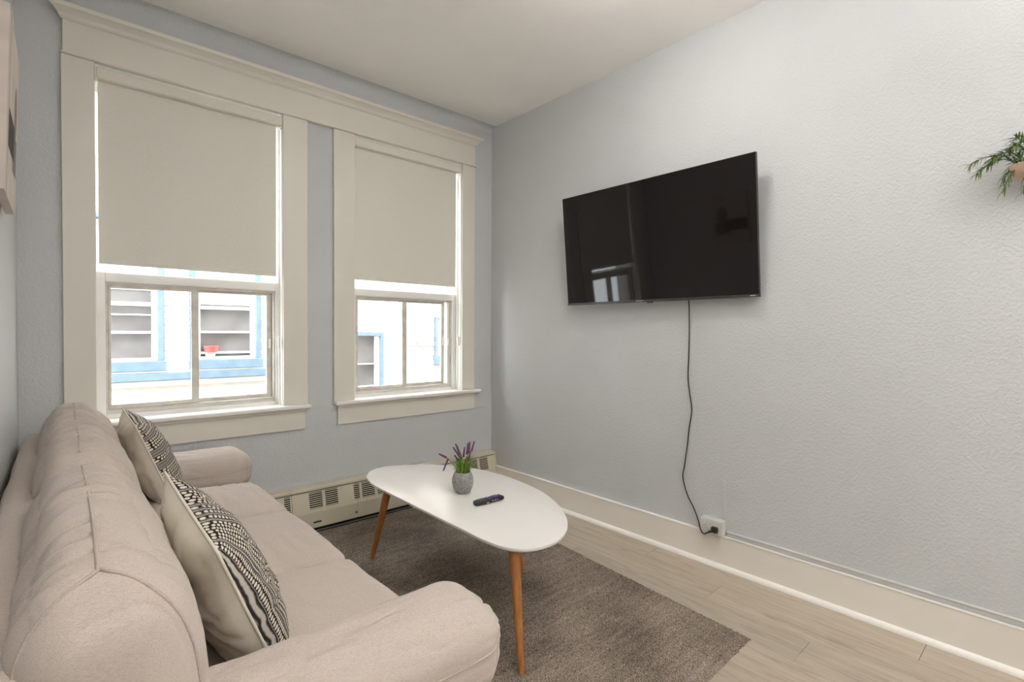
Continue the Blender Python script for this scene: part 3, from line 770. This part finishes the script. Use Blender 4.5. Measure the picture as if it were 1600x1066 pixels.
# ------------------------------------------------------------------ television
tv_c = Vector((-.104, -1.537, 1.781)); yaw, tilt, TW, TH = -.026, .098, 1.233, .702
tv = empty('wall_television', tv_c)
n_ = Vector((-math.cos(yaw) * math.cos(tilt), math.sin(yaw) * math.cos(tilt), -math.sin(tilt))).normalized()
rt_ = Vector((-math.sin(yaw), -math.cos(yaw), 0)); up_ = rt_.cross(-n_)
if up_.z < 0: up_ = -up_
tv.rotation_euler = Matrix(((rt_.x, up_.x, n_.x), (rt_.y, up_.y, n_.y), (rt_.z, up_.z, n_.z))).to_euler()   # local x right, y up, z towards the room
hw, hh = TW / 2, TH / 2
MB().box(-hw, hw, -hh, hh, -.022, -.0015, .002).build('tv_case', M['black_plastic'], tv, world=False)
MB().box(-hw + .12, hw - .12, -hh + .03, hh - .25, -.045, -.022, .006).build('tv_rear_housing', M['black_plastic'], tv, world=False)
MB().box(-hw + .002, hw - .002, -hh + .014, hh - .002, -.0015, .0).build('tv_screen', M['tv_glass'], tv, world=False)
bzl = MB().box(-hw, hw, -hh, -hh + .0145, -.0015, .0035, .001).build('lower_bezel', M['bezel'], tv, world=False)
MB().box(hw - .042, hw - .016, -hh + .007, -hh + .0105, .0034, .0042).build('maker_badge', M['badge'], bzl, world=False)
MB().box(-.085, -.035, -hh + .008, -hh + .0105, .0034, .0042).build('centre_badge', M['badge'], bzl, world=False)
MB().box(-.02, .02, -hh - .006, -hh, -.012, -.002, .002).build('sensor_lug', M['black_plastic'], tv, world=False)
# tilting wall bracket
MB().box(-.012, -.0005, -1.76, -1.32, 1.70, 1.90, .002).build('wall_plate', M['steel'], tv)
MB().box(-.062, -.010, -1.70, -1.66, 1.70, 1.90, .002).box(-.062, -.010, -1.42, -1.38, 1.70, 1.90, .002).build('bracket_arm', M['steel'], tv)
tag(tv, 'large black flat-screen television tilted forward on the right wall', 'television')

# power cord
cp = [(-.050, -1.772, 1.455), (-.042, -1.772, 1.40), (-.022, -1.764, 1.27), (-.012, -1.757, 1.12), (-.008, -1.752, 1.00), (-.009, -1.765, .905), (-.009, -1.777, .82), (-.008, -1.762, .72), (-.008, -1.752, .62), (-.009, -1.736, .50), (-.010, -1.728, .435), (-.013, -1.758, .345), (-.020, -1.800, .285), (-.038, -1.838, .228), (-.062, -1.868, .186), (-.072, -1.890, .180), (-.066, -1.906, .188)]
crd = MB().tube(bez(cp, 8), .0034, 8).build('power_cord', M['cord'], tv, smooth=True)
crd['label'] = 'thin black power cord hanging down the wall'
# outlet box with duplex receptacle and plug
ot = empty('wall_outlet', (-.02, -1.912, .215))
MB().box(-.046, -.0005, -1.978, -1.852, .176, .258, .006, 3).build('outlet_box', M['outlet'], ot)
for yy in (-1.885, -1.943):
    m_ = Matrix.Translation((-.046, yy, .216)) @ Matrix.Rotation(R(-90), 4, 'Y')
    mb = MB().lathe([(0, 0), (.0175, 0), (.0175, .0025), (.0165, .0035), (0, .0035)], (0, 0, 0), 24); bmesh.ops.transform(mb.bm, matrix=m_, verts=mb.bm.verts)
    rc = mb.build('receptacle', M['outlet'], ot, smooth=True, angle=40)
    MB().box(-.0500, -.0492, yy - .0075, yy + .0005, .2215, .2235).build('slot', M['dark_gap'], rc)
    MB().box(-.0500, -.0492, yy - .0065, yy + .0005, .2085, .2105).build('slot', M['dark_gap'], rc)
    MB().box(-.0500, -.0492, yy + .006, yy + .010, .2140, .2180, .0005).build('ground_hole', M['dark_gap'], rc)
tag(ot, 'pale surface-mounted double power outlet on the baseboard below the television', 'outlet')
MB().box(-.074, -.0502, -1.958, -1.926, .198, .228, .005, 3).build('plug', M['black_plastic'], crd)
MB().tube([(-.066, -1.930, .205), (-.068, -1.915, .195), (-.067, -1.905, .189)], [.007, .0055, .0042], 10).build('strain_relief', M['black_plastic'], crd, smooth=True)

# ------------------------------------------------------------------ wall canvas on the left wall
cvs = empty('canvas_print', (-2.76, -1.01, 1.89))
mb = MB(); uvl = mb.bm.loops.layers.uv.new('UVMap')
y0, y1, z0, z1 = -1.225, -.80, 1.64, 2.155
xb, xt = -2.745, -2.729
# u runs from near to far as seen on the wall
pts = [(xb, y0, z0, 0, 0), (xb, y1, z0, 1, 0), (xt, y1, z1, 1, 1), (xt, y0, z1, 0, 1)]
vv = [mb.bm.verts.new(p[:3]) for p in pts]; f = mb.bm.faces.new(vv)
bk = [mb.bm.verts.new((p[0] - .022, p[1], p[2])) for p in pts]
for i in range(4): mb.bm.faces.new((vv[i], bk[i], bk[(i + 1) % 4], vv[(i + 1) % 4]))
mb.bm.faces.new(bk[::-1])
for fc in mb.bm.faces:
    for lp in fc.loops:
        k = (vv + bk).index(lp.vert) % 4; lp[uvl].uv = pts[k][3:]
mb.build('printed_canvas', M['canvas'], cvs)
fr_ = MB()
fr_.box(-2.7765, -2.752, y0 + .02, y1 - .02, z0 + .02, z1 - .02)
fr_.build('stretcher_frame', M['canvas_side'], cvs)
tag(cvs, 'abstract beige and black canvas picture hanging on the left wall above the sofa', 'picture')

# ------------------------------------------------------------------ wall planter at the right edge
wp = empty('wall_planter', (0, -3.085, 1.80))
pc = Vector((-.075, -3.092, 1.775))
MB().lathe([(0, .026), (.020, .026), (.042, .032), (.056, .048), (.062, .066), (.063, .078), (.059, .078), (.056, .066), (0, .060)], pc, 32).build('round_pot', M['blush'], wp, smooth=True, angle=60)
MB().box(-.020, -.0005, pc.y - .012, pc.y + .012, 1.80, 1.86, .003).build('wall_hook', M['steel'], wp)
MB().lathe([(0, .070), (.040, .068), (.0575, .064)], pc, 20).build('soil', M['soil'], wp, smooth=True)
leafm = None
def leaf_mesh():
    mb = MB(); pr = [(0, .0010), (.008, .0024), (.018, .0022), (.027, .0014), (.034, .0002)]
    L1 = []
    for q, w_ in pr:
        zz = -.016 * (q / .034) ** 2
        L1.append([mb.bm.verts.new((q, -w_, zz)), mb.bm.verts.new((q, 0, zz - .0009)), mb.bm.verts.new((q, w_, zz))])
    for A, B in zip(L1, L1[1:]):
        for k in range(2): mb.bm.faces.new((A[k], A[k + 1], B[k + 1], B[k]))
    return mb
rr = random.Random(5)
base = pc + Vector((0, 0, .074))
# sprig tips relative to the pot rim (x out of the wall, y to the left is +, z up)
tips = [(-.02, .166, .035), (-.03, .150, -.010), (.00, .110, .045), (-.04, .105, .030), (-.01, .075, -.050), (-.05, .070, -.085), (-.06, .020, -.110), (-.02, .045, .100), (.02, .030, .110), (-.07, .000, .060), (-.03, .120, .015),
        (-.05, -.06, .08), (-.02, -.11, .03), (-.04, -.10, -.06), (.01, -.03, .12), (-.08, .03, .01), (-.06, .05, .055), (-.01, .06, .07)]
for tx, ty, tz in tips:
    p0 = base + Vector((rr.uniform(-.02, .02), ty * .12, -.01)); p3 = base + Vector((tx, ty, tz))
    p1 = p0.lerp(p3, .35) + Vector((0, ty * .05, .045)); p2 = p0.lerp(p3, .7) + Vector((0, ty * .08, .030))
    path = bez([p0, p1, p2, p3], 7)
    sprig = MB().tube(path, .0016, 5).build('sprig', M['rosemary_stem'], wp)
    for k in range(3, len(path)):
        for rep in range(2 if k % 2 else 1):
            d = (path[min(k + 1, len(path) - 1)] - path[k - 1]).normalized()
            rv = Vector((rr.uniform(-1, 1), rr.uniform(-1, 1), rr.uniform(-.6, 1))); sd = (rv - d * rv.dot(d)).normalized()
            ld = (d * rr.uniform(.5, 1.0) + sd * .8).normalized(); ly = ld.cross(Vector((0, 0, 1))).normalized(); lz = ld.cross(ly) * -1
            m_ = Matrix(((ld.x, ly.x, lz.x), (ld.y, ly.y, lz.y), (ld.z, ly.z, lz.z))).to_4x4()
            if leafm is None:
                lf = leaf_mesh().build('leaf', M['rosemary'], sprig, world=False); leafm = lf.data
            else:
                lf = bpy.data.objects.new('leaf', leafm); COL.objects.link(lf); lf.parent = sprig
            s_ = rr.uniform(.65, 1.05)
            lf.matrix_local = Matrix.Translation(path[k] - wp.location) @ m_ @ Matrix.Scale(s_, 4)
tag(wp, 'trailing green plant in a small blush pot hung on the right wall', 'plant')

# ------------------------------------------------------------------ ceiling lamps (outside the frame)
def lamp(x, y, label, mat):
    lp = empty('ceiling_light', (x, y, ZC))
    MB().lathe([(0, 0), (.17, 0), (.17, -.03), (.0, -.03)], (x, y, ZC), 32).build('lamp_base', M['lamp_metal'], lp)
    MB().lathe([(.160, -.031), (.155, -.060), (.125, -.090), (.07, -.108), (0, -.114)], (x, y, ZC), 32).build('glass_dome', mat, lp, smooth=True)
    tag(lp, label, 'lamp')
lamp(-.90, -1.95, 'round flush ceiling lamp with glowing glass dome above the coffee table', M['dome'])
lamp(-1.45, -4.45, 'round flush ceiling lamp with glowing glass dome at the rear of the room', M['dome_rear'])

tl = empty('added_uplight', (-1.75, -4.35, 0))  # unseen fixture added only to throw light on the ceiling
MB().lathe([(0, 0), (.14, 0), (.14, .012), (.02, .03), (0, .03)], (-1.75, -4.35, .0), 32).build('uplight_foot', M['lamp_metal'], tl)
MB().tube([(-1.75, -4.35, .02), (-1.75, -4.35, 1.72)], .013, 12).build('uplight_pole', M['lamp_metal'], tl)
MB().lathe([(.02, 0), (.09, .02), (.16, .075), (.19, .12), (.184, .12), (.155, .08), (.085, .028), (.0, .012)], (-1.75, -4.35, 1.70), 32).build('uplight_bowl', M['lamp_metal'], tl, smooth=True)
MB().lathe([(0, .05), (.11, .05), (.11, .06), (0, .065)], (-1.75, -4.35, 1.70), 24).build('uplight_disc', M['fill_uplight'], tl)
tag(tl, 'unseen metal uplight added behind the viewer to brighten the ceiling and room', 'lamp')

# ------------------------------------------------------------------ neighbouring building across the alley
D = 4.0
nb = empty('neighbouring_building', (0, D + .5, -3.2))
# windows: (x0,x1,z0,z1) of the whole blue-framed opening
OPN = [(-2.95, -1.72, .78, 2.55), (-1.45, -.655, .78, 2.55), (.18, 1.115, .33, 1.235), (2.06, 2.95, .70, 1.50)]
def spans(x0, x1, z0, z1):
    out = [(x0, x1)]
    blocks = [(o_[0] - .006, o_[1] + .006, o_[2] - .006, o_[3] + .006) for o_ in OPN] + [(-9, -.60, .59, .78)]
    for a, b, c, d in blocks:
        if z1 <= c or z0 >= d: continue
        nw = []
        for p, q in out:
            if q <= a or p >= b: nw.append((p, q)); continue
            if p < a: nw.append((p, a))
            if q > b: nw.append((b, q))
        out = nw
    return [(p, q) for p, q in out if q - p > .02]
mb = MB()
xs = sorted({-7.0, 7.5, *[o_[0] for o_ in OPN], *[o_[1] for o_ in OPN]}); zs = sorted({-3.2, 6.0, *[o_[2] for o_ in OPN], *[o_[3] for o_ in OPN]})
for a, b in zip(xs, xs[1:]):
    for c, d in zip(zs, zs[1:]):
        if not any(o_[0] - 1e-6 <= a and b <= o_[1] + 1e-6 and o_[2] - 1e-6 <= c and d <= o_[3] + 1e-6 for o_ in OPN):
            mb.box(a, b, D + .012, D + .30, c, d)
mb.build('backing_wall', M['mortar'], nb)
rb = random.Random(2); BW, BH, JT = .205, .066, .010
bricks = []
for rw in range(-6, 38):
    z0 = -.05 + rw * (BH + JT)
    for k in range(-18, 18):
        x0 = k * (BW + JT) + (rw % 2) * .107
        bricks += [(p, z0, q - p) for p, q in spans(x0, x0 + BW, z0, z0 + BH)]
def key(b):
    x0, z0, _ = b; w1 = -2.9 < x0 < -.25 and .0 < z0 < 1.75; w2 = .1 < x0 < 2.1 and .2 < z0 < 1.75
    return (0 if (w1 or w2) else 1, abs(z0 - .8) + abs(x0 + .2) * .2)
bricks.sort(key=key)
bm_cache = MB().box(0, BW, D, D + .02, 0, BH, .004, 1)
first = None; stuff = MB()
for k, (x0, z0, bw) in enumerate(bricks):
    pr = rb.uniform(-.003, .003)
    if k < 300:
        if first is None:
            first = bm_cache.build('brick', M['brick'], nb, world=False); o = first
        else:
            o = bpy.data.objects.new('brick', first.data); COL.objects.link(o); o.parent = nb
        flaked = math.hypot((x0 - 1.62) / .40, (z0 - .97) / .10) < 1 and rb.random() < .45
        if flaked:
            o.material_slots[0].link = 'OBJECT'; o.material_slots[0].material = M['bare_brick']
        o.scale.x = bw / BW
        o.location = (x0 - nb.location.x, -D + pr + D - nb.location.y, z0 - nb.location.z)
    else:
        stuff.box(x0, x0 + bw, D + pr, D + .02, z0, z0 + BH)
o = stuff.build('far_brick', M['brick'], nb); o['kind'] = 'stuff'
MB().box(-5.5, -.60, D - .055, D + .02, .665, .755, .008).build('blue_ledge', M['blue'], nb)
MB().box(-5.5, -.60, D - .030, D + .02, .755, .778, .006).build('ledge_lip', M['ext_white'], nb)
MB().box(-5.5, -.58, D - .035, D + .02, .595, .663, .010).build('stone_course', M['beige_stone'], nb)
def ext_window(x0, x1, z0, z1, bars, sill=True, blind_z=None, sl=.115):
    f = MB().box(x1 - .055, x1, D - .02, D + .12, z0 + .02, z1, .004).box(x0, x0 + .055, D - .02, D + .12, z0 + .02, z1, .004).box(x0 + .055, x1 - .055, D - .02, D + .12, z1 - .05, z1, .004)
    f = f.build('window_surround', M['blue'], nb)
    if sill: MB().box(x0 - .02, x1 + .018, D - .06, D + .12, z0, z0 + sl, .006).build('window_sill', M['blue'], f)
    zz = z0 + (sl if sill else .03)
    wf = MB().box(x1 - .11, x1 - .055, D + .02, D + .10, zz, z1 - .05, .004).box(x0 + .055, x0 + .11, D + .02, D + .10, zz, z1 - .05, .004).box(x0 + .11, x1 - .11, D + .02, D + .10, zz, zz + .035, .004)
    for b0, b1 in bars: wf.box(x0 + .11, x1 - .11, D + .02, D + .09, b0, b1, .003)
    wf.build('window_frame', M['ext_white'], f)
    MB().box(x0 + .1, x1 - .1, D + .09, D + .096, zz, z1 - .05).build('pane', M['ext_pane'], f)
    if blind_z: MB().box(x0 + .11, x1 - .11, D + .075, D + .085, blind_z, z1 - .06).build('curtain', M['ext_blind'], f)
    return f
ext_window(*OPN[0], [(1.215, 1.245), (1.425, 1.440), (1.535, 1.580)], blind_z=1.72)
f2 = ext_window(*OPN[1], [(.965, .990), (1.225, 1.250), (1.520, 1.560)], blind_z=1.58)
ext_window(*OPN[2], [(.75, .765)], sill=True, sl=.06)
ext_window(*OPN[3], [(1.1, 1.13)], sl=.16)
rp = empty('red_pot', (-1.23, D + .055, .905))
MB().lathe([(0, 0), (.050, 0), (.058, .05), (0, .05)], (-1.23, D + .048, .915), 16).build('pot_base', M['ext_white'], rp)
MB().lathe([(0, 0), (.070, 0), (.085, .075), (.080, .08), (0, .07)], (-1.23, D + .048 - .05, .985), 20).build('pot_bowl', M['red'], rp, smooth=True, angle=50)
tag(rp, 'red pot standing behind the glass of the blue-framed window across the alley', 'pot')
tag(nb, 'white painted brick building with blue window trim across the alley', 'building')
struct('ground', MB().box(-9, 9, .3, 9, -3.3, -3.2), M['asphalt'])
struct('wall_outer', MB().box(-6, XL - .2, .10, .28, -3.2, 5.5).box(.2, 6, .10, .28, -3.2, 5.5).box(XL - .2, .2, .12, .28, -3.2, -.12).box(XL - .2, .2, .12, .28, ZC + .12, 5.5), M['mortar'])
